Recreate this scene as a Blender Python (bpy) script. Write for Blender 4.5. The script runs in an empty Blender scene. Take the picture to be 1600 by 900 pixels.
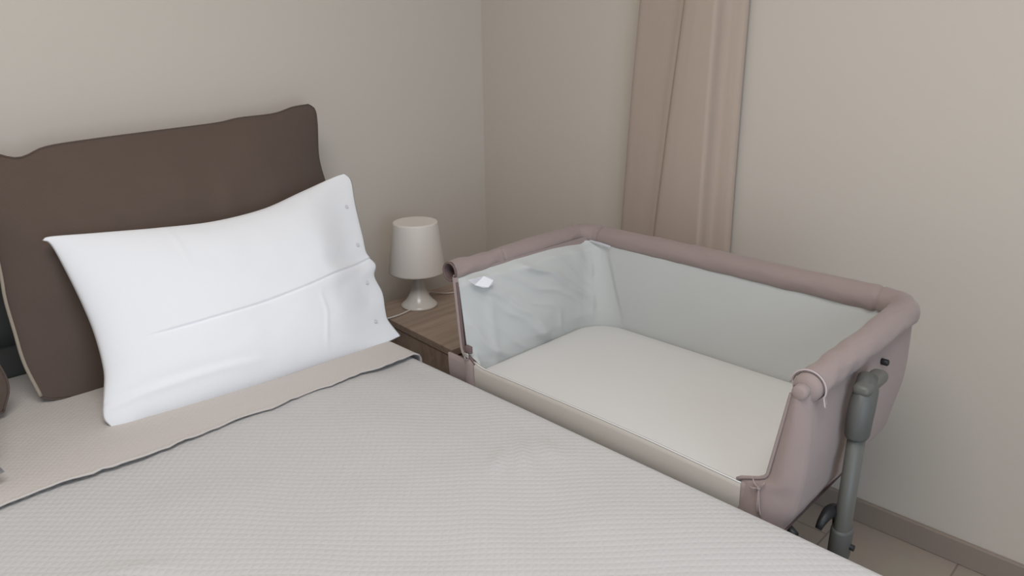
import bpy, bmesh, math, random
from mathutils import Vector, Matrix, noise
random.seed(7)
C = bpy.context.scene.collection
scn = bpy.context.scene
PI = math.pi

# ------------------------------------------------------------------ camera
cam_d = bpy.data.cameras.new('camera'); cam = bpy.data.objects.new('camera', cam_d); C.objects.link(cam)
cam_d.sensor_width = 36.0; cam_d.lens = 36.0 * 1147.34 / 1600.0; cam_d.clip_start = 0.02
R_ = (0.70456882292167, -0.7095782108690012, -0.00902975230667484)
U_ = (0.23730094506579627, 0.2235955627538212, 0.9453535242371934)
B_ = (-0.6687832498183941, -0.6682093885727357, 0.325922042497279)
M_ = Matrix((R_, U_, B_)).transposed().to_4x4()
M_.translation = Vector((-1.97381, -2.11815, 1.33786))
cam.matrix_world = M_
scn.camera = cam

# ------------------------------------------------------------------ light, world, exposure
w = bpy.data.worlds.new('daylight_sky'); scn.world = w; w.use_nodes = True
w.node_tree.nodes['Background'].inputs[0].default_value = (0.62, 0.78, 1.0, 1)
w.node_tree.nodes['Background'].inputs[1].default_value = 1.2
def area(name, loc, target, sx, sy, power, col):
    d = bpy.data.lights.new(name, 'AREA'); d.shape = 'RECTANGLE'; d.size = sx; d.size_y = sy
    d.energy = power; d.color = col
    o = bpy.data.objects.new(name, d); C.objects.link(o)
    o.location = loc
    o.rotation_euler = (Vector(target) - Vector(loc)).to_track_quat('-Z', 'Y').to_euler()
    return o
WIN = (-2.8, -1.2, 0.25, 2.35)          # balcony door opening in the wall behind the camera
area('daylight_from_balcony_door', (-2.0, -3.52, 1.35), (-1.6, 0, 1.0), 1.5, 1.9, 21, (0.70, 0.85, 1.0))
area('overhead_fill', (-1.9, -1.9, 2.60), (-1.9, -1.9, 0), 1.2, 1.2, 33, (1.0, 0.965, 0.93))  # added overhead fill, stands in for light bounced off the ceiling
vs = scn.view_settings
scn.display_settings.display_device = 'sRGB'
vs.view_transform = 'Standard'; vs.look = 'None'; vs.gamma = 1.0; vs.use_curve_mapping = False
vs.exposure = 0.07

# ------------------------------------------------------------------ helpers
def finish(o, mat, smooth=True, parent=None, rootloc=None):
    if mat: o.data.materials.append(mat)
    if smooth:
        for p in o.data.polygons: p.use_smooth = True
    if parent:
        o.parent = parent
        o.matrix_parent_inverse = Matrix.Translation(-Vector(parent.location))
def obj(name, bm, mat, parent=None, smooth=True, normals=True):
    if normals: bmesh.ops.recalc_face_normals(bm, faces=bm.faces)
    me = bpy.data.meshes.new(name); bm.to_mesh(me); bm.free()
    o = bpy.data.objects.new(name, me); C.objects.link(o)
    finish(o, mat, smooth, parent)
    return o
def sub(o, lv=1):
    m = o.modifiers.new('subdivision', 'SUBSURF'); m.levels = lv; m.render_levels = lv; return o
def thing(name, label, cat, loc, group=None):
    o = bpy.data.objects.new(name, None); C.objects.link(o); o.location = loc
    o.empty_display_size = .1
    o['label'] = label; o['category'] = cat
    if group: o['group'] = group
    return o
def struct(o): o['kind'] = 'structure'; return o
def box(bm, x0, x1, y0, y1, z0, z1, bev=0.0, seg=2):
    r = bmesh.ops.create_cube(bm, size=1.0)
    for v in r['verts']:
        v.co = Vector(((x0+x1)/2 + v.co.x*(x1-x0), (y0+y1)/2 + v.co.y*(y1-y0), (z0+z1)/2 + v.co.z*(z1-z0)))
    if bev > 0:
        es = list({e for v in r['verts'] for e in v.link_edges})
        bmesh.ops.bevel(bm, geom=es, offset=bev, segments=seg, affect='EDGES', profile=.5)
    return bm
def nb(): return bmesh.new()
def frames(pts):
    """tangent / parallel transported normals along a polyline"""
    P = [Vector(p) for p in pts]; n = len(P); T = []
    for i in range(n):
        T.append((P[min(i+1, n-1)] - P[max(i-1, 0)]).normalized())
    up = Vector((0, 0, 1))
    if abs(T[0].dot(up)) > .95: up = Vector((1, 0, 0))
    N = [(up - T[0]*up.dot(T[0])).normalized()]
    for i in range(1, n):
        v = N[-1] - T[i]*N[-1].dot(T[i]); N.append(v.normalized())
    return P, T, N
def tube(bm, pts, rad, seg=16, cap=True, squash=None, fn=None):
    P, T, N = frames(pts); rings = []
    for i, p in enumerate(P):
        r = rad[i] if isinstance(rad, (list, tuple)) else rad
        Bn = T[i].cross(N[i]); ring = []
        for k in range(seg):
            a = 2*PI*k/seg; rr = r
            if fn: rr = r + fn(i, a, p)
            ca, sa = math.cos(a), math.sin(a)
            if squash: ca *= squash[0]; sa *= squash[1]
            ring.append(bm.verts.new(p + N[i]*ca*rr + Bn*sa*rr))
        rings.append(ring)
    for i in range(len(rings)-1):
        for k in range(seg):
            bm.faces.new((rings[i][k], rings[i][(k+1) % seg], rings[i+1][(k+1) % seg], rings[i+1][k]))
    if cap:
        for ring in (rings[0], rings[-1]):
            try: bm.faces.new(ring)
            except Exception: pass
    return rings
def lathe(bm, prof, c, seg=48):
    rings = []
    for r, z in prof:
        if r < 1e-5: rings.append([bm.verts.new((c[0], c[1], c[2]+z))])
        else: rings.append([bm.verts.new((c[0]+r*math.cos(2*PI*k/seg), c[1]+r*math.sin(2*PI*k/seg), c[2]+z)) for k in range(seg)])
    for a, b in zip(rings, rings[1:]):
        for k in range(seg):
            k2 = (k+1) % seg
            if len(a) == 1 and len(b) == 1: continue
            if len(a) == 1: bm.faces.new((a[0], b[k2], b[k]))
            elif len(b) == 1: bm.faces.new((a[k], a[k2], b[0]))
            else: bm.faces.new((a[k], a[k2], b[k2], b[k]))
def grid(bm, nu, nv, f):
    V = [[bm.verts.new(f(i/nu, j/nv)) for j in range(nv+1)] for i in range(nu+1)]
    for i in range(nu):
        for j in range(nv):
            bm.faces.new((V[i][j], V[i+1][j], V[i+1][j+1], V[i][j+1]))
    return V
def resample(pts, n):
    """Catmull-Rom through 2d/3d points -> function of t in 0..1 by arc length"""
    P = [Vector(tuple(p)+(0,)*(3-len(p))) for p in pts]; out = []
    for i in range(len(P)-1):
        a = P[i-1] if i > 0 else P[0]*2-P[1]; b, c = P[i], P[i+1]
        d = P[i+2] if i+2 < len(P) else P[-1]*2-P[-2]
        for k in range(12):
            t = k/12
            out.append(.5*((2*b)+(c-a)*t+(2*a-5*b+4*c-d)*t*t+(3*b-a-3*c+d)*t**3))
    out.append(P[-1])
    L = [0]
    for a, b in zip(out, out[1:]): L.append(L[-1]+(b-a).length)
    res = []; j = 0
    for i in range(n+1):
        s = L[-1]*i/n
        while j < len(L)-2 and L[j+1] < s: j += 1
        t = (s-L[j])/max(1e-9, L[j+1]-L[j]); res.append(out[j].lerp(out[j+1], min(1, max(0, t))))
    return res
def sstep(a, b, x):
    t = min(1, max(0, (x-a)/(b-a))); return t*t*(3-2*t)
def fbm(x, y, z=0.0, o=3):
    s = 0; a = 1
    for k in range(o):
        s += a*noise.noise(Vector((x, y, z+k*7.3))); x *= 2; y *= 2; z *= 2; a *= .5
    return s

# ------------------------------------------------------------------ materials
def mat(name, col, rough=.8, spec=.3, noise_amt=0.0, noise_scale=6, bump=None, sheen=0.0, col2=None, metallic=0.0):
    m = bpy.data.materials.new(name); m.use_nodes = True; nt = m.node_tree; N = nt.nodes; L = nt.links
    b = N['Principled BSDF']
    b.inputs['Base Color'].default_value = (*col, 1); b.inputs['Roughness'].default_value = rough
    b.inputs['Specular IOR Level'].default_value = spec; b.inputs['Metallic'].default_value = metallic
    if sheen: b.inputs['Sheen Weight'].default_value = sheen
    tc = N.new('ShaderNodeTexCoord')
    if noise_amt > 0 or col2:
        nz = N.new('ShaderNodeTexNoise'); nz.inputs['Scale'].default_value = noise_scale; nz.inputs['Detail'].default_value = 4
        L.new(tc.outputs['Object'], nz.inputs['Vector'])
        mx = N.new('ShaderNodeMix'); mx.data_type = 'RGBA'
        c2 = col2 or tuple(c*(1-noise_amt) for c in col)
        mx.inputs[6].default_value = (*col, 1); mx.inputs[7].default_value = (*c2, 1)
        L.new(nz.outputs['Fac'], mx.inputs[0]); L.new(mx.outputs[2], b.inputs['Base Color'])
    if bump:
        kind, sc, st, dist = bump
        if kind == 'noise':
            t = N.new('ShaderNodeTexNoise'); t.inputs['Scale'].default_value = sc; t.inputs['Detail'].default_value = 5
            L.new(tc.outputs['Object'], t.inputs['Vector']); h = t.outputs['Fac']
        elif kind == 'weave':
            hs = []
            for ax in ('X', 'Y', 'Z'):
                t = N.new('ShaderNodeTexWave'); t.bands_direction = ax; t.inputs['Scale'].default_value = sc
                t.inputs['Distortion'].default_value = .6; L.new(tc.outputs['Object'], t.inputs['Vector']); hs.append(t.outputs['Fac'])
            a = N.new('ShaderNodeMath'); a.operation = 'ADD'; L.new(hs[0], a.inputs[0]); L.new(hs[1], a.inputs[1])
            a2 = N.new('ShaderNodeMath'); a2.operation = 'ADD'; L.new(a.outputs[0], a2.inputs[0]); L.new(hs[2], a2.inputs[1]); h = a2.outputs[0]
        elif kind == 'waffle':       # quilted diamond waffle, cells laid at 45 degrees to the bed
            mp = N.new('ShaderNodeMapping'); mp.inputs['Rotation'].default_value = (0, 0, PI/4)
            nz2 = N.new('ShaderNodeTexNoise'); nz2.inputs['Scale'].default_value = 3.0
            add = N.new('ShaderNodeMixRGB'); add.blend_type = 'LINEAR_LIGHT'; add.inputs[0].default_value = .012
            L.new(tc.outputs['Object'], nz2.inputs['Vector']); L.new(tc.outputs['Object'], add.inputs[1]); L.new(nz2.outputs['Color'], add.inputs[2])
            L.new(add.outputs[0], mp.inputs['Vector'])
            hs = []
            for ax in ('X', 'Y'):
                t = N.new('ShaderNodeTexWave'); t.bands_direction = ax; t.inputs['Scale'].default_value = sc
                L.new(mp.outputs[0], t.inputs['Vector']); hs.append(t.outputs['Fac'])
            a = N.new('ShaderNodeMath'); a.operation = 'MULTIPLY'; L.new(hs[0], a.inputs[0]); L.new(hs[1], a.inputs[1])
            pw = N.new('ShaderNodeMath'); pw.operation = 'POWER'; pw.inputs[1].default_value = .5; L.new(a.outputs[0], pw.inputs[0]); h = pw.outputs[0]
        bp = N.new('ShaderNodeBump'); bp.inputs['Strength'].default_value = st; bp.inputs['Distance'].default_value = dist
        L.new(h, bp.inputs['Height']); L.new(bp.outputs[0], b.inputs['Normal'])
    return m
M = {}
M['wall'] = mat('painted_wall', (.63, .57, .50), .75, .25, .02, 2.5, ('noise', 260, .25, .001))
M['ceiling'] = mat('ceiling_paint', (.72, .70, .67), .8, .2, .03, 3)
M['baseboard'] = mat('baseboard_wood', (.33, .27, .225), .55, .3, .12, 9)
M['bedspread'] = mat('bedspread_cotton', (.575, .56, .55), .85, .2, .05, 2.0, ('waffle', 24, .40, .0020), .15)
M['quilt'] = mat('quilt_cotton', (.60, .55, .515), .85, .2, .05, 3.0, ('waffle', 30, .28, .0016), .15)
M['white'] = mat('white_pillow_cotton', (.86, .86, .88), .85, .2, .02, 5, ('noise', 90, .12, .002), .1)
M['brown'] = mat('brown_cushion_cloth', (.125, .090, .073), .9, .15, .12, 8, ('weave', 190, .25, .0008), .08)
M['piping'] = mat('beige_piping', (.36, .30, .24), .8, .2, .05, 30)
M['headboard'] = mat('charcoal_upholstery', (.075, .075, .07), .9, .15, .1, 14, ('noise', 240, .3, .001), .1)
M['mattress'] = mat('bed_mattress_ticking', (.55, .53, .5), .85, .2, .05, 12, ('noise', 120, .2, .001))
M['mauve'] = mat('mauve_crib_fabric', (.335, .262, .245), .8, .25, .07, 12, ('weave', 260, .2, .0006), .2)
M['mauve_dark'] = mat('mauve_trim_and_hollow_shade', (.17, .12, .115), .85, .2, .05, 20)  # dark trim tone, also the painted shade inside the open rail end
M['liner'] = mat('pale_grey_crib_liner', (.55, .56, .545), .85, .2, .03, 10, ('noise', 220, .2, .0006), .15)
M['cream'] = mat('cream_crib_fabric', (.56, .51, .455), .8, .2, .03, 8, ('noise', 200, .15, .0006))
M['sheet'] = mat('crib_fitted_sheet', (.70, .685, .665), .85, .2, .02, 6, ('noise', 160, .15, .001))
M['tag'] = mat('white_satin_label', (.9, .9, .93), .5, .4, .02, 40)
M['leg'] = mat('grey_lacquered_tube', (.125, .125, .112), .45, .4, .05, 18)
M['collar'] = mat('grey_plastic_collar', (.105, .107, .10), .5, .4, .05, 18)
M['black'] = mat('black_plastic', (.02, .02, .022), .45, .4, .05, 20)
M['zip'] = mat('metal_zip_pull', (.6, .58, .56), .3, .5, .05, 60, None, 0, None, 1.0)
M['shade'] = mat('white_plastic_shade', (.76, .71, .655), .45, .4, .02, 8)
M['lampbase'] = mat('white_plastic_base', (.70, .665, .62), .22, .5, .02, 8)
M['cord'] = mat('white_cord', (.7, .65, .6), .5, .4, .02, 30)
M['curtain'] = mat('beige_curtain_cloth', (.50, .40, .33), .85, .2, .06, 7, ('weave', 170, .25, .0008), .15)
M['tie'] = mat('pale_mauve_cord', (.50, .43, .43), .7, .2, .05, 30)
M['button'] = mat('pearl_button', (.66, .64, .66), .3, .5, .05, 80)
M['frame'] = mat('white_door_frame', (.7, .7, .7), .4, .4, .02, 5)

def wood_mat():
    m = bpy.data.materials.new('nightstand_oak'); m.use_nodes = True; nt = m.node_tree; N = nt.nodes; L = nt.links; b = N['Principled BSDF']
    tc = N.new('ShaderNodeTexCoord'); mp = N.new('ShaderNodeMapping'); mp.inputs['Scale'].default_value = (2.2, 26, 14)
    nz = N.new('ShaderNodeTexNoise'); nz.inputs['Scale'].default_value = 1.6; nz.inputs['Detail'].default_value = 8; nz.inputs['Distortion'].default_value = .8
    cr = N.new('ShaderNodeValToRGB'); cr.color_ramp.elements[0].color = (.30, .215, .165, 1); cr.color_ramp.elements[1].color = (.43, .33, .262, 1)
    cr.color_ramp.elements[0].position = .3; cr.color_ramp.elements[1].position = .75
    L.new(tc.outputs['Object'], mp.inputs[0]); L.new(mp.outputs[0], nz.inputs['Vector']); L.new(nz.outputs['Fac'], cr.inputs[0]); L.new(cr.outputs[0], b.inputs['Base Color'])
    b.inputs['Roughness'].default_value = .5; b.inputs['Specular IOR Level'].default_value = .35
    return m
M['wood'] = wood_mat()
def floor_mat():
    m = bpy.data.materials.new('beige_floor_tiles'); m.use_nodes = True; nt = m.node_tree; N = nt.nodes; L = nt.links; b = N['Principled BSDF']
    tc = N.new('ShaderNodeTexCoord'); mp = N.new('ShaderNodeMapping'); mp.inputs['Location'].default_value = (.13, .02, 0)
    br = N.new('ShaderNodeTexBrick'); br.offset = .5; br.inputs['Scale'].default_value = 1.0
    br.inputs['Brick Width'].default_value = .6; br.inputs['Row Height'].default_value = .3; br.inputs['Mortar Size'].default_value = .0025
    br.inputs['Color1'].default_value = (.40, .335, .28, 1); br.inputs['Color2'].default_value = (.43, .36, .30, 1); br.inputs['Mortar'].default_value = (.27, .22, .185, 1)
    nz = N.new('ShaderNodeTexNoise'); nz.inputs['Scale'].default_value = 9; nz.inputs['Detail'].default_value = 6
    mx = N.new('ShaderNodeMix'); mx.data_type = 'RGBA'; mx.blend_type = 'MULTIPLY'; mx.inputs[0].default_value = .18
    L.new(tc.outputs['Object'], mp.inputs[0]); L.new(mp.outputs[0], br.inputs['Vector']); L.new(tc.outputs['Object'], nz.inputs['Vector'])
    L.new(br.outputs['Color'], mx.inputs[6]); L.new(nz.outputs['Color'], mx.inputs[7]); L.new(mx.outputs[2], b.inputs['Base Color'])
    b.inputs['Roughness'].default_value = .4
    return m
M['floor'] = floor_mat()

# ------------------------------------------------------------------ the room
X0, Y0, H = -3.9, -3.6, 2.65
bm = box(nb(), X0-.1, .1, Y0-.1, .1, -.1, 0); struct(obj('floor', bm, M['floor'], smooth=False))
bm = box(nb(), X0-.1, .1, Y0-.1, .1, H, H+.1); struct(obj('ceiling', bm, M['ceiling'], smooth=False))
bm = box(nb(), X0-.1, .1, 0, .1, 0, H); struct(obj('wall_back', bm, M['wall'], smooth=False))
bm = box(nb(), 0, .1, Y0, 0, 0, H); struct(obj('wall_right', bm, M['wall'], smooth=False))
bm = box(nb(), X0-.1, X0, Y0, 0, 0, H); struct(obj('wall_left', bm, M['wall'], smooth=False))
bm = nb(); a, b_, c_, d_ = WIN
box(bm, X0, a, Y0-.1, Y0, 0, H); box(bm, b_, 0, Y0-.1, Y0, 0, H); box(bm, a, b_, Y0-.1, Y0, 0, c_); box(bm, a, b_, Y0-.1, Y0, d_, H)
struct(obj('wall_front', bm, M['wall'], smooth=False))
bm = nb()
for x in (a+.025, (a+b_)/2, b_-.025): box(bm, x-.025, x+.025, Y0-.08, Y0-.02, c_, d_)
for z in (c_+.025, d_-.025): box(bm, a, b_, Y0-.08, Y0-.02, z-.025, z+.025)
struct(obj('window_1', bm, M['frame'], smooth=False))
def baseboard(name, x0, x1, y0, y1):
    bm = box(nb(), x0, x1, y0, y1, 0, .07, .003, 2); struct(obj(name, bm, M['baseboard'], smooth=False))
baseboard('baseboard_right', -.014, 0, Y0, 0)
baseboard('baseboard_back', X0, -.014, -.014, 0)
baseboard('baseboard_left', X0, X0+.014, Y0, -.014)

# ------------------------------------------------------------------ bed
BX0, BX1, BY0, BY1, BZ = -2.50, -.90, -2.06, -.075, .53
bed = thing('bed', 'double bed with a low charcoal upholstered headboard against the wall', 'bed', ((BX0+BX1)/2, (BY0+BY1)/2, 0))
obj('mattress', box(nb(), BX0, BX1, BY0, BY1, .29, BZ-.004, .03, 4), M['mattress'], bed)
obj('bed_base', box(nb(), BX0, BX1, BY0, BY1, .10, .289, .008, 2), M['headboard'], bed, smooth=False)
for sx in (BX0+.08, BX1-.08):
    for sy in (BY0+.08, BY1-.1):
        bm = nb(); lathe(bm, [(0, 0), (.02, 0), (.028, .1), (0, .1)], (sx, sy, 0), 20); obj('leg', bm, M['black'], bed)
def headboard():
    bm = nb()
    def cell(z0, z1):
        def f(s, t):
            e = (1-abs(2*t-1)**6)*(1-abs(2*s-1)**40)
            return Vector((BX0-.03+(BX1-BX0+.05)*s, -.045-.025*e, z0+(z1-z0)*t))
        grid(bm, 40, 14, f)
    cell(.10, .36); cell(.362, .614); cell(.616, .90)
    box(bm, BX0-.03, BX1+.02, -.046, -.008, .10, .902, .004, 2)
    return bm
hb = obj('headboard', headboard(), M['headboard'], bed)
hb['label'] = 'charcoal upholstered headboard panel with a horizontal seam'

def cover(name, m, x0, x1, y0, y1, ztop, zdrop, yfold=None, drop_foot=True, thick=.006, seed=0, ragged=0.0, amp=.004):
    """cloth over the bed: flat top with rounded side drop; x1 is the crib side"""
    r = .028; prof = []
    n = 9
    prof.append((x0-.0, zdrop)); 
    for k in range(n+1):
        a = PI/2*k/n; prof.append((x0+r-r*math.cos(a), ztop-r+r*math.sin(a)))
    nx = 90
    for k in range(1, nx): prof.append((x0+r+(x1-x0-2*r)*k/nx, ztop))
    for k in range(n+1):
        a = PI/2*k/n; prof.append((x1-r+r*math.sin(a), ztop-r+r*math.cos(a)))
    for k in range(1, 9): prof.append((x1+.001*k, ztop-r-(ztop-r-zdrop)*k/8))
    ny = 130; bm = nb(); V = []
    for j in range(ny+1):
        t = j/ny; row = []
        for i, (x, z) in enumerate(prof):
            y = y0+(y1-y0)*t
            edge = 1-sstep(0, .05, t)
            if ragged:
                y += edge*ragged*(fbm(x*6+seed, 1.3, 0, 2)*.9+.35*fbm(x*40, 2.2, 0, 2))
            zz = z
            top = sstep(0, .06, x-x0)*sstep(0, .06, x1-x)
            zz += amp*top*fbm(x*3.1+seed, y*2.7, .5, 3)
            if ragged:
                zz += (1-sstep(0, .014, t))*(.0008+.0045*abs(fbm(x*14, 4.4+seed, 0, 2)))
            if not ragged:      # rumple in the middle of the bed
                for (cx, cy, ax, ay, hgt, an) in ((-1.05, -1.22, .05, .012, .006, .9), (-1.10, -1.20, .04, .010, .005, .6), (-1.00, -1.25, .035, .012, .004, 1.3), (-1.72, -1.02, .06, .012, .005, -.7)):
                    dx, dy = x-cx, y-cy; u = dx*math.cos(an)+dy*math.sin(an); v = -dx*math.sin(an)+dy*math.cos(an)
                    zz += 1.5*hgt*math.exp(-(u/ax)**2-(v/ay)**2)
            if z <= ztop-r-.001: x = x+.004*math.sin(y*17+seed)*sstep(0, .1, ztop-z)*(1 if x > (x0+x1)/2 else -1)*.6
            row.append(bm.verts.new((x, y, zz)))
        V.append(row)
    for j in range(ny):
        for i in range(len(prof)-1):
            bm.faces.new((V[j][i], V[j][i+1], V[j+1][i+1], V[j+1][i]))
    if drop_foot:
        row = V[0]; prev = row
        for k in range(1, 8):
            a = min(1, k/4)*PI/2
            cur = []
            for i, v in enumerate(row):
                z = v.co.z-r*(1-math.cos(a)); yy = v.co.y-r*math.sin(a)
                if k > 4: z = v.co.z-r-(v.co.z-r-zdrop)*(k-4)/3
                cur.append(bm.verts.new((v.co.x, yy, max(zdrop, z))))
            for i in range(len(row)-1): bm.faces.new((prev[i], cur[i], cur[i+1], prev[i+1]))
            prev = cur
    o = obj(name, bm, m)
    s = o.modifiers.new('thickness', 'SOLIDIFY'); s.thickness = thick; s.offset = -1
    return o
bs = cover('bedspread', M['bedspread'], BX0-.008, BX1+.008, BY0-.002, BY1-.35, BZ+.008, .22, seed=3, amp=.007)
bs['label'] = 'pale grey waffle-textured bedspread covering the double bed'; bs['category'] = 'bedspread'
qt = cover('folded_quilt', M['quilt'], BX0-.016, BX1+.018, -.682, BY1-.002, BZ+.019, .40, drop_foot=False, thick=.004, seed=11, ragged=.018, amp=.003)
qt['label'] = 'folded pale pinkish quilt band under the pillows, ragged edge on the bedspread'; qt['category'] = 'quilt'

# ------------------------------------------------------------------ cushions and pillows
def pillow_mesh(P0, u, v, edges, T, nu=120, nv=84, q=.62, p=2.4, extra=None, back=1.0):
    P0 = Vector(P0); u = Vector(u).normalized(); v = Vector(v); v = (v-u*v.dot(u)).normalized(); n = u.cross(v)
    top, bot = resample(edges['top'], nu), resample(edges['bottom'], nu)
    lef, rig = resample(edges['left'], nv), resample(edges['right'], nv)
    c00, c10, c01, c11 = bot[0], bot[-1], top[0], top[-1]
    bm = nb(); sheets = []
    for side in (1, -1):
        S = []
        for i in range(nu+1):
            s = i/nu; col = []
            for j in range(nv+1):
                t = j/nv
                q2 = bot[i]*(1-t)+top[i]*t+lef[j]*(1-s)+rig[j]*s-(c00*(1-s)*(1-t)+c10*s*(1-t)+c01*(1-s)*t+c11*s*t)
                if side == -1 and (i in (0, nu) or j in (0, nv)): col.append(sheets[0][i][j]); continue
                f = (max(0, 1-abs(2*s-1)**p)*max(0, 1-abs(2*t-1)**p))**q
                h = T*f*(1 if side == 1 else back)
                if extra: h, du, dv = extra(s, t, h, f, side); q2 = q2+Vector((du, dv, 0))
                col.append(bm.verts.new(P0+u*q2.x+v*q2.y+n*h*side))
            S.append(col)
        sheets.append(S)
        for i in range(nu):
            for j in range(nv):
                a = (S[i][j], S[i+1][j], S[i+1][j+1], S[i][j+1])
                bm.faces.new(a if side == 1 else a[::-1])
    def surf(uu, vv, off=0):
        """point on the front face nearest to local (uu,vv)"""
        best = None
        for i in range(0, nu+1):
            for j in range(0, nv+1):
                w_ = sheets[0][i][j].co-P0; d = (w_.dot(u)-uu)**2+(w_.dot(v)-vv)**2
                if best is None or d < best[0]: best = (d, w_.dot(n))
        return P0+u*uu+v*vv+n*(best[1]+off)
    return bm, surf, n, (u, v)
# brown cushion
BROWN = dict(top=[(-.005, .57), (.033, .545), (.06, .536), (.083, .54), (.126, .555), (.23, .562), (.383, .568), (.536, .574), (.602, .582), (.708, .586), (.773, .600), (.825, .604)],
    right=[(.771, .019), (.793, .113), (.813, .247), (.817, .363), (.815, .412), (.818, .46), (.838, .545), (.842, .588), (.825, .604)],
    bottom=[(-.029, -.003), (-.002, -.019), (.096, -.032), (.305, -.03), (.58, -.02), (.771, .019)],
    left=[(-.029, -.003), (-.041, .08), (-.041, .154), (-.04, .228), (-.034, .285), (-.028, .37), (-.02, .47), (-.005, .57)])
def brown_extra(seed):
    def ex(s, t, h, f, side):
        w_ = .016*fbm(s*3.2+seed, t*2.2, side, 3)+.006*(1-abs(noise.noise(Vector((s*5+t*4+seed, t*3-s*2, side))))*3)*sstep(.35, .9, t)+.007*math.sin((s*1.6+t*.9+.5*fbm(s*2, t*2, seed))*9)*sstep(.5, 1, t)*f
        return h+w_*f, 0, 0
    return ex
def cushion(P0, u, v, label, seed, cat='cushion', BROWN=BROWN):
    root = thing('cushion', label, cat, tuple(P0), 'brown back cushions against the headboard')
    bm, surf, n, _ = pillow_mesh(P0, u, v, BROWN, .082, nu=150, nv=110, q=.72, p=2.0, extra=brown_extra(seed), back=.62)
    obj('cover', bm, M['brown'], root)
    uu = Vector(u).normalized(); vv = Vector(v); vv = (vv-uu*vv.dot(uu)).normalized()
    for nm, ed, mt, rr in (('piping', 'left', 'piping', .0042), ('piping', 'right', 'brown', .0022), ('piping', 'top', 'brown', .0022), ('piping', 'bottom', 'brown', .0022)):
        pts = [Vector(P0)+uu*q.x+vv*q.y for q in resample(BROWN[ed], 60)]
        bm = nb(); tube(bm, pts, rr, 10); po = obj(nm, bm, M[mt], root)
        if mt == 'piping': po['label'] = 'light beige piping'
    return root
c1 = cushion((-1.64, -.29, .57), (1, 0, 0), (0, .17, .56), 'large dark brown cushion leaning behind the white pillow', 1)
BR2 = dict(top=[(x*.915, y) for x, y in BROWN['top'][:-1]]+[(.755, .604)], left=BROWN['left'],
    right=[(.775, .0), (.797, .05), (.790, .11), (.760, .20), (.738, .34), (.735, .46), (.752, .55), (.762, .59), (.755, .604)],
    bottom=BROWN['bottom'][:-2]+[(.60, -.02), (.775, .0)])
c2 = cushion((-2.522, -.315, .568), (1, 0, 0), (0, .17, .56), 'dark brown cushion mostly cut off, at the left edge of the photo', 5, BROWN=BR2)

# white pillow
WHITE = dict(top=[(-.014, .404), (.004, .410), (.091, .401), (.219, .389), (.346, .383), (.482, .395), (.6, .426), (.707, .455), (.75, .463)],
    right=[(.741, -.03), (.722, .02), (.724, .05), (.734, .1), (.728, .15), (.744, .183), (.728, .22), (.736, .274), (.749, .369), (.762, .438), (.75, .463)],
    bottom=[(.006, -.037), (.036, -.044), (.075, -.043), (.17, -.048), (.321, -.047), (.455, -.042), (.564, -.04), (.681, -.037), (.741, -.03)],
    left=[(.006, -.037), (-.003, -.011), (.01, .035), (.024, .086), (.028, .164), (.023, .241), (.01, .335), (-.001, .391), (-.014, .404)])
def white_extra(s, t, h, f, side):
    flap = 1-sstep(.76, .98, s)*.6          # unfilled pillowcase end on the right
    h = h*flap
    if side == 1:
        uu, vv = s*.75, -.04+t*.46
        line = .135+.047*(uu/.74)             # long ironing fold across the middle
        amp = sstep(.07, .16, uu)
        h += .0042*amp*sstep(-.0022, .0012, vv-line)*(1-sstep(.0, .12, vv-line))
        h -= .0012*amp*math.exp(-((vv-line+.004)/.003)**2)
        h += .0022*math.exp(-((uu-.535-.03*(vv-.05))/.006)**2)*sstep(-.02, .02, vv)*(1-sstep(.1, .15, vv))
        h += .0025*math.exp(-((uu-.24+.09*(vv-.3))/.008)**2)*sstep(.26, .36, vv)*f
        h += .004*math.sin((vv*1.2+uu*.25)*42+2*fbm(uu*4, vv*4))*sstep(.60, .70, uu)*(1-sstep(.16, .24, vv))*min(1, f*2)
        h += .003*math.exp(-((vv-.005-.02*math.sin(uu*7))/.010)**2)*(1-sstep(.20, .42, uu))
        h -= .0025*math.exp(-((vv-.022-.02*math.sin(uu*7))/.012)**2)*(1-sstep(.20, .42, uu))
    h += .005*f*fbm(s*4+2, t*3, side*.7, 3)
    return max(h, .0004), 0, 0
wp = thing('pillow', 'white pillow with a buttoned end leaning on the large brown cushion', 'pillow', (-1.6, -.5, .56), 'white bed pillows')
WP0 = (-1.6, -.495, .578); WU = (.74, -.06, 0); WV = (0, .23, .36)
bm, surf, wn, _ = pillow_mesh(WP0, WU, WV, WHITE, .075, nu=190, nv=230, q=.6, p=2.6, extra=white_extra, back=.4)
spots = [surf(bu, bv, .0012) for bu, bv in ((.713, .36), (.703, .245), (.689, .135), (.675, .026))]
obj('pillowcase', bm, M['white'], wp)
for c in spots:
    bm = nb()
    rot = wn.to_track_quat('Z', 'Y').to_matrix()
    lathe(bm, [(0, 0), (.0045, 0), (.0052, .001), (.0048, .002), (.003, .0014), (0, .0013)], (0, 0, 0), 18)
    for v in bm.verts: v.co = rot @ v.co + c
    obj('button', bm, M['button'], wp)
wp2 = thing('pillow', 'white pillow whose corner just enters at the left edge of the photo', 'pillow', (-2.56, -.56, .56), 'white bed pillows')
bm, _s, _n, _ = pillow_mesh((-2.545, -.56, .60), (.735, -.03, 0), (-.02, .25, .36), WHITE, .07, nu=60, nv=44, extra=lambda s, t, h, f, side: (h+.004*f*fbm(s*4, t*3), 0, 0))
obj('pillowcase', bm, M['white'], wp2)

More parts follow.
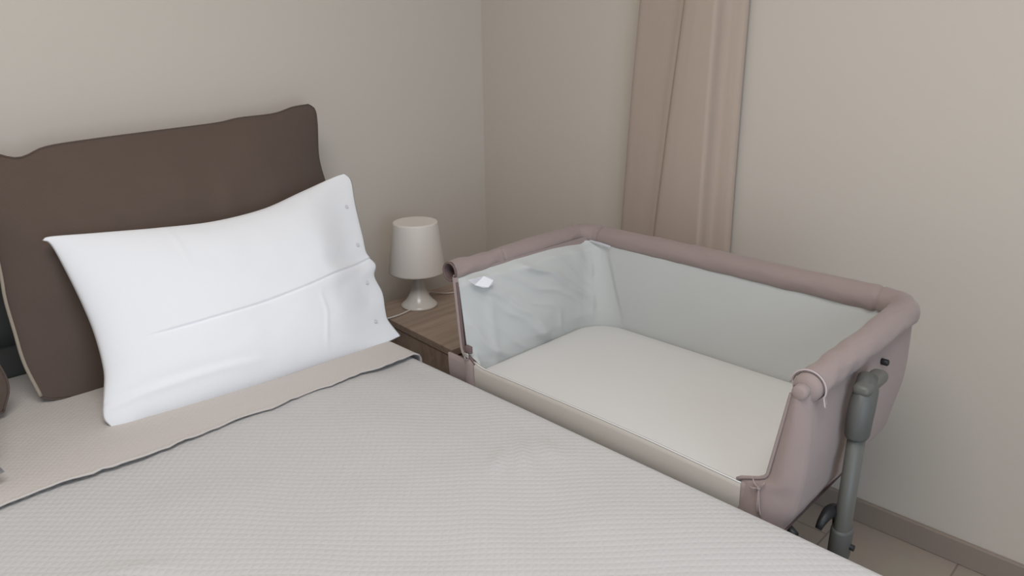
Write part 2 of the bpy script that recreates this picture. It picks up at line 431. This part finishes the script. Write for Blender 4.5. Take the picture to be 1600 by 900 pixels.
# ------------------------------------------------------------------ nightstand
nroot = thing('nightstand', 'oak-look wooden nightstand between the bed and the corner, lamp on top', 'nightstand', (-.5, -.37, 0))
def rotz(bm, ang, c):
    bmesh.ops.rotate(bm, verts=bm.verts, cent=c, matrix=Matrix.Rotation(ang, 3, 'Z')); return bm
PIV = (-.728, -.625, 0); NA = math.radians(-4)
NX0, NX1, NY0, NY1, NZ = -.728, -.30, -.625, -.15, .4833
def nsb(name, a, mm='wood', bev=.002, parent=None):
    return obj(name, rotz(box(nb(), *a, bev, 2), NA, PIV), M[mm], parent or nroot, smooth=False)
nsb('top_board', (NX0, NX1, NY0, NY1, NZ-.022, NZ))
nsb('side_panel', (NX0+.003, NX0+.021, NY0+.004, NY1-.002, .06, NZ-.0225))
nsb('side_panel', (NX1-.021, NX1-.003, NY0+.004, NY1-.002, .06, NZ-.0225))
nsb('back_panel', (NX0+.0215, NX1-.0215, NY1-.016, NY1-.004, .06, NZ-.0225))
nsb('bottom_panel', (NX0+.0215, NX1-.0215, NY0+.024, NY1-.0165, .06, .078))
for z0, z1 in ((.082, .266), (.270, .454)):
    d = nsb('drawer', (NX0+.0225, NX1-.0225, NY0+.006, NY0+.023, z0, z1))
    h = obj('drawer_knob', rotz((lambda b: (lathe(b, [(0, 0), (.005, 0), (.005, .012), (.011, .016), (.011, .022), (0, .024)], (0, 0, 0), 20), b)[1])(nb()), 0, (0, 0, 0)), M['zip'], d)
    for v in h.data.vertices: v.co = Matrix.Rotation(NA, 3, 'Z') @ Vector((v.co.x, -v.co.z, v.co.y)) + Vector((-.50, -.635, (z0+z1)/2))
    h.matrix_parent_inverse = Matrix.Identity(4)
for lx, ly in ((NX0+.03, NY0+.03), (NX1-.03, NY0+.03), (NX0+.03, NY1-.03), (NX1-.03, NY1-.03)):
    bm = nb(); lathe(bm, [(0, 0), (.012, 0), (.017, .06), (0, .06)], (lx, ly, 0), 16); obj('leg', rotz(bm, NA, PIV), M['wood'], nroot)

# ------------------------------------------------------------------ lamp
LX, LY, LZ = -.559, -.265, NZ
lamp = thing('table_lamp', 'small white plastic table lamp with conical shade on the nightstand', 'lamp', (LX, LY, LZ))
bm = nb()
lathe(bm, [(0, 0), (.058, 0), (.0605, .003), (.060, .006), (.055, .011), (.046, .019), (.036, .033), (.028, .05), (.021, .07), (.0165, .09), (.0145, .11), (.0145, .150), (.012, .156), (0, .156)], (LX, LY, LZ), 56)
obj('lamp_base', bm, M['lampbase'], lamp)
bm = nb()
lathe(bm, [(.0905, .122), (.0935, .1215), (.0945, .124), (.0945, .128), (.0735, .283), (.072, .287), (.069, .2885), (.060, .2872), (.018, .2868), (0, .2868), (0, .283), (.069, .2835), (.0915, .128), (.0905, .122)], (LX, LY, LZ), 64)
obj('lamp_shade', bm, M['shade'], lamp)
bm = nb(); lathe(bm, [(0, .150), (.013, .15), (.015, .155), (.015, .175), (0, .178)], (LX, LY, LZ), 24); obj('bulb_socket', bm, M['cord'], lamp)
bm = nb(); lathe(bm, [(0, .178), (.010, .178), (.012, .19), (.021, .215), (.022, .228), (.016, .243), (0, .249)], (LX, LY, LZ), 24); obj('light_bulb', bm, M['tag'], lamp)
cz = NZ+.0035
pts = [(LX-.052, LY-.02, cz), (-.66, -.297, cz+.001), (-.70, -.30, cz+.002), (-.728, -.290, cz), (-.745, -.262, cz-.004), (-.752, -.23, cz-.04), (-.75, -.2, cz-.13), (-.74, -.16, cz-.3)]
bm = nb(); tube(bm, resample(pts, 60), .0028, 8); co = obj('cord', bm, M['cord'], lamp); co['label'] = 'thin white power cord'
pts = [(LX+.045, LY+.03, cz), (-.47, -.205, cz+.004), (-.445, -.22, cz+.001), (-.425, -.245, cz), (-.39, -.262, cz), (-.355, -.25, cz)]
bm = nb(); tube(bm, resample(pts, 50), .0024, 8)
box(bm, -.357, -.33, -.256, -.242, NZ+.0005, NZ+.013, .003, 2); obj('cord_switch', bm, M['cord'], lamp)

# ------------------------------------------------------------------ curtain
cr = thing('curtain', 'beige floor-length curtain gathered in deep folds on the right wall', 'curtain', (-.07, -.88, 0))
def curtain_mesh():
    bm = nb(); nz = 70
    def prof(z):
        k = (z-.74)/.69              # 0 at the crib rail, 1 at the top of the picture
        cy = -.858-.060*k            # the dark crease drifts with height
        L0 = -.705-.035*k; R0 = -1.085+.010*k; hi = -1.025
        return [(L0, -.018), (L0-.003, -.045), (L0-.014, -.060), (L0-.05, -.066), ((L0+cy)/2, -.070), (cy+.035, -.076), (cy+.010, -.082), (cy+.001, -.077), (cy+.003, -.040),
                (cy-.002, -.038), (cy-.003, -.082), (cy-.010, -.094), (cy-.04, -.098), ((cy+hi)/2, -.099), (hi+.016, -.098), (hi+.004, -.096), (hi-.001, -.086), (hi-.003, -.060),
                (hi-.012, -.044), (R0+.022, -.038), (R0+.008, -.034), (R0, -.026), (R0-.002, -.014)]
    rows = []
    for j in range(nz+1):
        z = .015+(2.56-.015)*j/nz
        pr = resample([(y, x) for y, x in prof(z)], 150)
        rows.append([bm.verts.new((min(-.012, q.y+.003*fbm(q.x*4, z*1.6, 0, 2)), q.x+.003*fbm(q.x*5, z*1.3, 3, 2), z)) for q in pr])
    for j in range(nz):
        for i in range(150): bm.faces.new((rows[j][i], rows[j][i+1], rows[j+1][i+1], rows[j+1][i]))
    return bm
o = obj('curtain_cloth', curtain_mesh(), M['curtain'], cr); s = o.modifiers.new('thickness', 'SOLIDIFY'); s.thickness = .0015
bm = nb(); box(bm, -.12, 0, -1.9, -.60, 2.56, 2.59, .004, 2); obj('curtain_track', bm, M['frame'], cr, smooth=False)

# ------------------------------------------------------------------ bedside crib
crib = thing('bedside_crib', 'mauve and pale grey bedside baby crib with one low side against the bed', 'crib', (-.60, -1.24, 0))
ZT = .784; ZB = .502; ZM = .537
# padded rail
def arc(c, r, a0, a1, n, z): return [(c[0]+r*math.cos(a0+(a1-a0)*k/n), c[1]+r*math.sin(a0+(a1-a0)*k/n), z) for k in range(n+1)]
def lin(a, b, n): return [tuple(Vector(a).lerp(Vector(b), k/n)) for k in range(n)]
RB = .062
A = Vector((-.866, -.797, ZT+.006)); B = Vector((-.328, -.776, ZT)); Cc = Vector((-.337, -1.688, ZT)); D = Vector((-.846, -1.690, ZT-.002))
path = lin(A, (B.x-RB, B.y-.002, ZT), 150)+arc((B.x-RB, B.y-.002-RB), RB, PI/2, 0, 14, ZT)+lin((B.x, B.y-RB-.01, ZT), (Cc.x, Cc.y+RB, ZT), 240)+arc((Cc.x-RB, Cc.y+RB), RB, 0, -PI/2, 14, ZT)+lin((Cc.x-RB-.005, Cc.y, ZT), D, 60)+[tuple(D)]
seams = []
def rail():
    n = len(path); rad = []
    acc = [0.0]
    for a, b in zip(path, path[1:]): acc.append(acc[-1]+(Vector(b)-Vector(a)).length)
    tot = acc[-1]
    marks = [.175, .50, .58, 1.355]
    for s in acc:
        base = .0245+.0045*sstep(.15, .35, s)-.003*sstep(tot-.45, tot-.05, s)
        for m_ in marks: base -= .0035*math.exp(-((s-m_)/.003)**2)-.0012*math.exp(-((s-m_+.012)/.008)**2)
        rad.append(base)
    def fn(i, a, p):
        s = acc[i]
        near_corner = sum(math.exp(-((s-m_)/.05)**2) for m_ in (.56, 1.43))
        return .0024*fbm(s*13, math.cos(a)*1.3, math.sin(a)*1.3, 3)+.0016*near_corner*math.sin(s*150+2*math.sin(a))*.5+.0012*math.sin(s*80+3*a)*(sstep(.3, .05, s)+sstep(tot-.4, tot-.05, s))
    bm = nb(); tube(bm, path, rad, 28, cap=False, fn=fn)
    # rolled open end at A with fabric thickness, closed end at D
    return bm, acc, tot
bm, acc, tot = rail()
rl = obj('padded_rail', bm, M['mauve'], crib)
# rolled open end nearest the lamp
bm = nb(); dA = (Vector(path[1])-Vector(path[0])).normalized()
tube(bm, [A+dA*.10, A+dA*.01, A-dA*.002], [.0185, .019, .0205], 28, cap=False)
for k in range(28):
    pass
pts = []
for k in range(33):
    a = 2*PI*k/32; pts.append(A+Vector((0, math.cos(a)*.0226, math.sin(a)*.0226))-dA*.001)
tube(bm, pts, .0032, 8, cap=False)
o = obj('rolled_rail_end', bm, M['mauve_dark'], crib); o['label'] = 'open rolled fabric end of the rail beside the lamp'  # dark mauve puts the hollow's shade into the colour, tube end included
bm = nb(); tube(bm, [A+dA*.07, A+dA*.045], .0105, 20); obj('rail_tube_end', bm, M['mauve_dark'], crib)
# closed end at the near corner with strap and boss
bm = nb(); tube(bm, [D+Vector((.004, 0, 0)), D-Vector((.012, 0, 0)), D-Vector((.0185, 0, 0)), D-Vector((.0215, 0, 0))], [.0255, .0245, .020, .010], 28); o = obj('rail_end_cover', bm, M['mauve'], crib)
bm = nb(); tube(bm, [D-Vector((.020, -.003, .003)), D-Vector((.034, -.003, .003)), D-Vector((.037, -.003, .003))], [.0135, .0130, .009], 24); obj('rail_end_cap', bm, M['mauve'], crib)
for q_, (rr, zz) in enumerate(((.0285, 0), (.0300, .0))):
    pts = [D+Vector((.000-.008*q_, -math.cos(a)*rr, math.sin(a)*rr)) for a in [PI*1.0-PI*1.12*k/24 for k in range(25)]]
    pts.append(pts[-1]+Vector((.0, -.004, -.016)))
    bm = nb(); tube(bm, resample(pts, 40), .0016, 8); o = obj('tie_cord', bm, M['tie'] if q_ else M['mauve'], crib)
    o['label'] = 'pale cord looped over the rail end' if q_ else 'mauve cord looped over the rail end'

# plan paths of shell and liner
def plan(xf, yR, yL, xb, r, n=(46, 14, 80, 14, 46)):
    """from the near corner along the right end, back side and left end"""
    pts = []
    for k in range(n[0]): pts.append((xf+(xb-r-xf)*k/n[0], yR))
    for k in range(n[1]): a = -PI/2+PI/2*k/n[1]; pts.append((xb-r+r*math.cos(a), yR+r+r*math.sin(a)))
    for k in range(n[2]): pts.append((xb, yR+r+(yL-r-yR-r)*k/n[2]))
    for k in range(n[3]): a = PI/2*k/n[3]; pts.append((xb-r+r*math.cos(a), yL-r+r*math.sin(a)))
    for k in range(n[4]+1): pts.append((xb-r+(xf-xb+r)*k/n[4], yL))
    return pts
def front_in(t):   # inner y of the near edges as the side drops (t=0 rail, 1 rim)
    return .028*t+.05*sstep(.80, 1.0, t)**2
def shell():
    bm = nb(); rows = []; nz = 34
    for j in range(nz+1):
        t = j/nz; z = ZT-(ZT-ZB)*t
        bulge = .012*math.sin(PI*min(1, t*1.1))**1
        under = .060*sstep(.83, 1.0, t)**1.5
        o_ = plan(-.866, -1.700-bulge*.9+under*.25, -.814-.028*min(1, t*1.25), -.326-.016*t-under, .055+.055*t)
        row = []
        for i, (x, y) in enumerate(o_):
            wv = .003*fbm(x*7+y*5, z*9, 1, 3)*min(1, t*4)
            row.append((x, y-wv if i < 60 else y+wv, z))
        rows.append(row)
    V = [[bm.verts.new(p) for p in r] for r in rows]
    for j in range(nz):
        for i in range(len(V[0])-1): bm.faces.new((V[j][i], V[j][i+1], V[j+1][i+1], V[j+1][i]))
    # near edges of the two ends, wrapping inwards round the padding
    for end in (0, -1):
        prev = None
        for j in range(nz+1):
            t = j/nz; z = ZT-(ZT-ZB)*t; o_ = Vector(rows[j][end]); tt = min(1, (ZT-z)/(ZT-.570))
            yi = (-1.672+front_in(tt)) if end == 0 else (-.832-front_in(tt)*.75)
            cur = [V[j][end]]
            for k in range(1, 9):
                s = k/8; cur.append(bm.verts.new((-.866-.016*math.sin(PI*s*.9)-.0*t, o_.y+(yi-o_.y)*s, z)))
            if prev:
                for k in range(8): bm.faces.new((prev[k], prev[k+1], cur[k+1], cur[k]))
            prev = cur
    return bm
so = obj('outer_shell', shell(), M['mauve'], crib)
# underside
bm = nb(); pl = plan(-.868, -1.690, -.800, -.405, .16)
bm.faces.new([bm.verts.new((x, y, ZB+.001)) for x, y in pl]); bmesh.ops.triangulate(bm, faces=bm.faces)
o = obj('tub_underside', bm, M['mauve_dark'], crib, smooth=False)
# liner
def liner():
    bm = nb(); rows = []; nz = 60; zb = ZM-.012
    for j in range(nz+1):
        t = j/nz; z = ZT-(ZT-zb)*t; tt = min(1, (ZT-z)/(ZT-.570))
        o_ = plan(-.868, -1.672+.025*tt, -.828-.030*tt+.018*(1-sstep(0, .10, t)), -.350-.006*t, .045+.05*t, (60, 16, 90, 16, 90))
        row = []
        N0 = 60+16+90+16
        for i, (x, y) in enumerate(o_):
            if i >= N0-6:            # wrinkled end next to the nightstand
                s = (x+.35)/(-.518); s = min(1, max(0, s))
                dd = 1.0*s+.8*t-.25*t*t+.12*fbm(s*2, t*2, 0, 2)
                env = math.sin(PI*min(1, max(0, s)))**.6*sstep(0, .12, t)*sstep(0, .2, 1-t)
                wv = .013*(1-abs(math.sin(dd*9.0+1.0)))**1.8*env*(.7+.9*abs(fbm(s*3, 5+t, 1, 2)))+.005*(1-abs(math.sin(dd*21+2*t)))**2*env
                wv += .004*math.exp(-((s-.83)/.03)**2)*sstep(.1, .5, t)
                y = y-.010*math.sin(PI*t)*math.sin(PI*s) - wv
                y -= .04*sstep(.93, 1, s)*sstep(.85, 1, tt)**2
            elif i > 76 and i < N0-16:
                x = x-.004*math.sin(PI*t)-.002*fbm(y*4, z*5, 2, 2)
            elif i < 60:
                s = (x+.868)/.5; y += .04*sstep(.07, 0, s)*sstep(.85, 1, tt)**2
            wc = 1.0 if 60 < i < N0-6 else (1-sstep(.0, .35, (x+.35)/(-.518)) if i >= N0-6 else 0)
            row.append(bm.verts.new((x, y, z-.011*wc*(1-t))))
        rows.append(row)
    for j in range(nz):
        for i in range(len(rows[0])-1): bm.faces.new((rows[j][i], rows[j][i+1], rows[j+1][i+1], rows[j+1][i]))
    return bm
o = obj('inner_liner', liner(), M['liner'], crib); o['label'] = 'pale grey wrinkled fabric liner inside the crib'
# crib mattress
def slab():
    bm = nb(); rows = []
    for k, (ins, z) in enumerate(((.012, ZM-.032), (.002, ZM-.028), (0, ZM-.018), (.0015, ZM-.009), (.006, ZM-.003), (.014, ZM), (.05, ZM+.0015), (.09, ZM+.002), (.12, ZM+.002))):
        r = max(.01, .055-ins*.2)
        xl, xr, yb, yt = -.864+ins, -.356-ins, -1.650+ins*1.6, -.856-ins*1.6
        pts = []
        r = max(.02, .095-ins*.3)
        for (cx, cy, a0, rr) in ((xr-r, yb+r, -PI/2, r), (xr-r, yt-r, 0, r), (xl+.012, yt-.012, PI/2, .012), (xl+.012, yb+.012, PI, .012)):
            for q in range(9): a = a0+PI/2*q/8; pts.append((cx+rr*math.cos(a), cy+rr*math.sin(a)))
        rows.append([bm.verts.new((x, y, z)) for x, y in pts])
    for a, b in zip(rows, rows[1:]):
        for i in range(36): bm.faces.new((a[i], a[(i+1) % 36], b[(i+1) % 36], b[i]))
    bm.faces.new(rows[-1])
    return bm
o = obj('crib_mattress', slab(), M['sheet'], crib); o['label'] = 'thin mattress in a smooth off-white fitted sheet'
# low front panel: cream with mauve corners
def front(y0, y1, name, m, z1f):
    bm = nb(); n = 60
    def f(s, t):
        y = y0+(y1-y0)*s; top = z1f(y)
        prof = [(-.872, ZB), (-.875, ZB+.02), (-.8765, .545), (-.877, top-.002), (-.8745, top), (-.869, top-.002), (-.868, .53), (-.868, ZB)]
        k = min(len(prof)-2, int(t*(len(prof)-1))); w_ = t*(len(prof)-1)-k
        x = prof[k][0]*(1-w_)+prof[k+1][0]*w_; z = prof[k][1]*(1-w_)+prof[k+1][1]*w_
        return Vector((x, y, z))
    grid(bm, n, 14, f)
    o = obj(name, bm, m, crib); return o
rim = lambda y: .570+.004*math.cos((y+1.24)*4)-.003*sstep(-1.35, -1.6, y)+.008*sstep(-.92, -.885, y)
o = front(-.887, -1.603, 'front_panel', M['cream'], rim); o['label'] = 'low cream fabric front panel beside the bed'
bm = nb(); tube(bm, [(-.8765, -.887-(.716)*k/40, rim(-.887-.716*k/40)+.0005) for k in range(41)], .0015, 8); o = obj('panel_rim_highlight', bm, M['sheet'], crib); o['label'] = 'thin pale strip painting the rim highlight along the front panel'  # pale strip paints the highlight on the panel's top rim
o = front(-.790, -.8865, 'front_corner_patch', M['mauve'], lambda y: .576+.0*y)
o = front(-1.6035, -1.668, 'front_corner_patch', M['mauve'], lambda y: .571+.01*sstep(-1.63, -1.66, y))
# piping along the two near edges
for end in (0, 1):
    pts = []
    for k in range(31):
        tt = k/30; z = ZT-.012-(ZT-.012-.572)*tt
        y = (-1.672+front_in(tt)) if end == 0 else (-.832-front_in(tt)*.75)
        pts.append((-.875, y, z))
    bm = nb(); tube(bm, pts, .0032, 8); obj('edge_piping', bm, M['mauve' if end == 0 else 'mauve_dark'], crib)
# zip with its pull at both lower corners, tied cord
def zipper(c, dirv, m2):
    bm = nb(); box(bm, c[0]-.006, c[0]+.004, c[1]-.010, c[1]+.010, c[2]-.004, c[2]+.016, .003, 2); z = obj('zip_flap', bm, m2, crib)
    bm = nb(); box(bm, c[0]-.012, c[0]-.006, c[1]-.006, c[1]+.006, c[2]-.012, c[2]+.0, .002, 2)
    tube(bm, [(c[0]-.010+.0*k, c[1]+.007*math.cos(k*PI/6), c[2]-.012+.006*math.sin(k*PI/6)) for k in range(13)], .0012, 6)
    obj('zip_pull', bm, M['zip'], z)
zipper((-.874, -.868, .600), 1, M['mauve_dark'])
zc = Vector((-.884, -1.640, .578))
bm = nb()
for k, (dy, dz, L_) in enumerate(((.012, .014, 1), (-.010, .016, 1), (.016, -.004, 1), (-.004, -.05, 1), (-.010, -.055, 1))):
    tube(bm, resample([zc, zc+Vector((-.004, dy*.6, dz*.6)), zc+Vector((-.001, dy, dz))], 8), .0015, 6)
bmesh.ops.create_uvsphere(bm, u_segments=10, v_segments=8, radius=.0042, matrix=Matrix.Translation(zc))
o = obj('tied_cord', bm, M['mauve'], crib); o['label'] = 'small knotted cord at the lower near corner'
# care labels
def label_tag(pts, name='care_label'):
    bm = nb(); vs_ = [bm.verts.new(p) for p in pts]; f = bm.faces.new(vs_); bmesh.ops.solidify(bm, geom=[f], thickness=.001)
    o = obj(name, bm, M['tag'], crib, smooth=False); o['label'] = 'white satin care label'
label_tag([(-.852, -.845, .776), (-.800, -.847, .774), (-.782, -.848, .768), (-.772, -.852, .757), (-.779, -.855, .748), (-.795, -.857, .745), (-.812, -.857, .748), (-.835, -.852, .760)])
label_tag([(-.362, -.828, .776), (-.362, -.868, .775), (-.363, -.905, .772), (-.364, -.900, .767), (-.364, -.865, .769), (-.363, -.828, .771)])
# legs
def leg(yy, sgn, name='leg'):
    x = -.722
    bm = nb(); tube(bm, [(x, yy, .055), (x, yy, .42), (x-.004, yy, .69)], .0165, 24, squash=(1.25, .9)); l = obj(name, bm, M['leg'], crib)
    bm = nb(); tube(bm, [(x, yy, .395), (x, yy, .40), (x, yy, .455), (x, yy, .46)], [.019, .0205, .0205, .0185], 24, squash=(1.25, .95)); obj('height_clamp', bm, M['collar'], l)
    bm = nb(); tube(bm, [(x, yy-.021*sgn*0+.0, .425), (x+.0, yy+sgn*.026, .425)], .006, 14); obj('clamp_knob', bm, M['black'], l)
    bm = nb(); tube(bm, [(x-.004, yy, .655), (x-.004, yy, .66), (x-.004, yy, .695), (x-.001, yy, .712), (x+.02, yy-.004*sgn, .736), (x+.040, yy-.010*sgn, .750)], [.0195, .0215, .0225, .0225, .021, .018], 24, squash=(1.25, .95)); obj('top_bracket', bm, M['collar'], l)
    bm = nb(); box(bm, x-.014, x+.088, yy-.012 if sgn < 0 else yy-.020, yy+.020 if sgn < 0 else yy+.012, .732, .756, .011, 3); obj('rail_mount', bm, M['leg'], l)
    bm = nb(); tube(bm, resample([(-.865, yy, .014), (-.85, yy, .022), (-.70, yy, .030), (-.50, yy, .030), (-.33, yy, .022), (-.315, yy, .014)], 30), .014, 16); f = obj('foot_bar', bm, M['leg'], l)
    bm = nb(); tube(bm, [(x, yy, .03), (x, yy, .06), (x, yy, .064)], [.024, .024, .020], 20); obj('foot_socket', bm, M['black'], l)
leg(-1.738, -1); leg(-.742, 1)
# curved black hinge hook between the leg and the tub
bm = nb()
hc = Vector((-.742, -1.700, .452)); pts = []
for k in range(17):
    a = math.radians(150-190*k/16); pts.append(hc+Vector((.042*math.cos(a), -.014-.012*k/16, .042*math.sin(a))))
tube(bm, pts, [.006+.006*min(1, k/5) for k in range(17)], 12); o = obj('hinge_hook', bm, M['black'], crib)
bm = nb(); box(bm, -.405, -.385, -1.735, -.745, .12, .14, .004, 2); box(bm, -.690, -.385, -1.745, -1.735, .12, .14, .003, 2); box(bm, -.690, -.385, -.747, -.737, .12, .14, .003, 2)
obj('cross_bar', bm, M['leg'], crib)
bm = nb(); tube(bm, [(-.85, -1.700, .492), (-.82, -1.66, .490)], .008, 12); obj('strap_buckle', bm, M['black'], crib)
bm = nb(); tube(bm, [(-.548, -1.700, .732), (-.548, -1.718, .732), (-.548, -1.720, .732)], [.0065, .0065, .004], 16); obj('screw', bm, M['black'], crib)
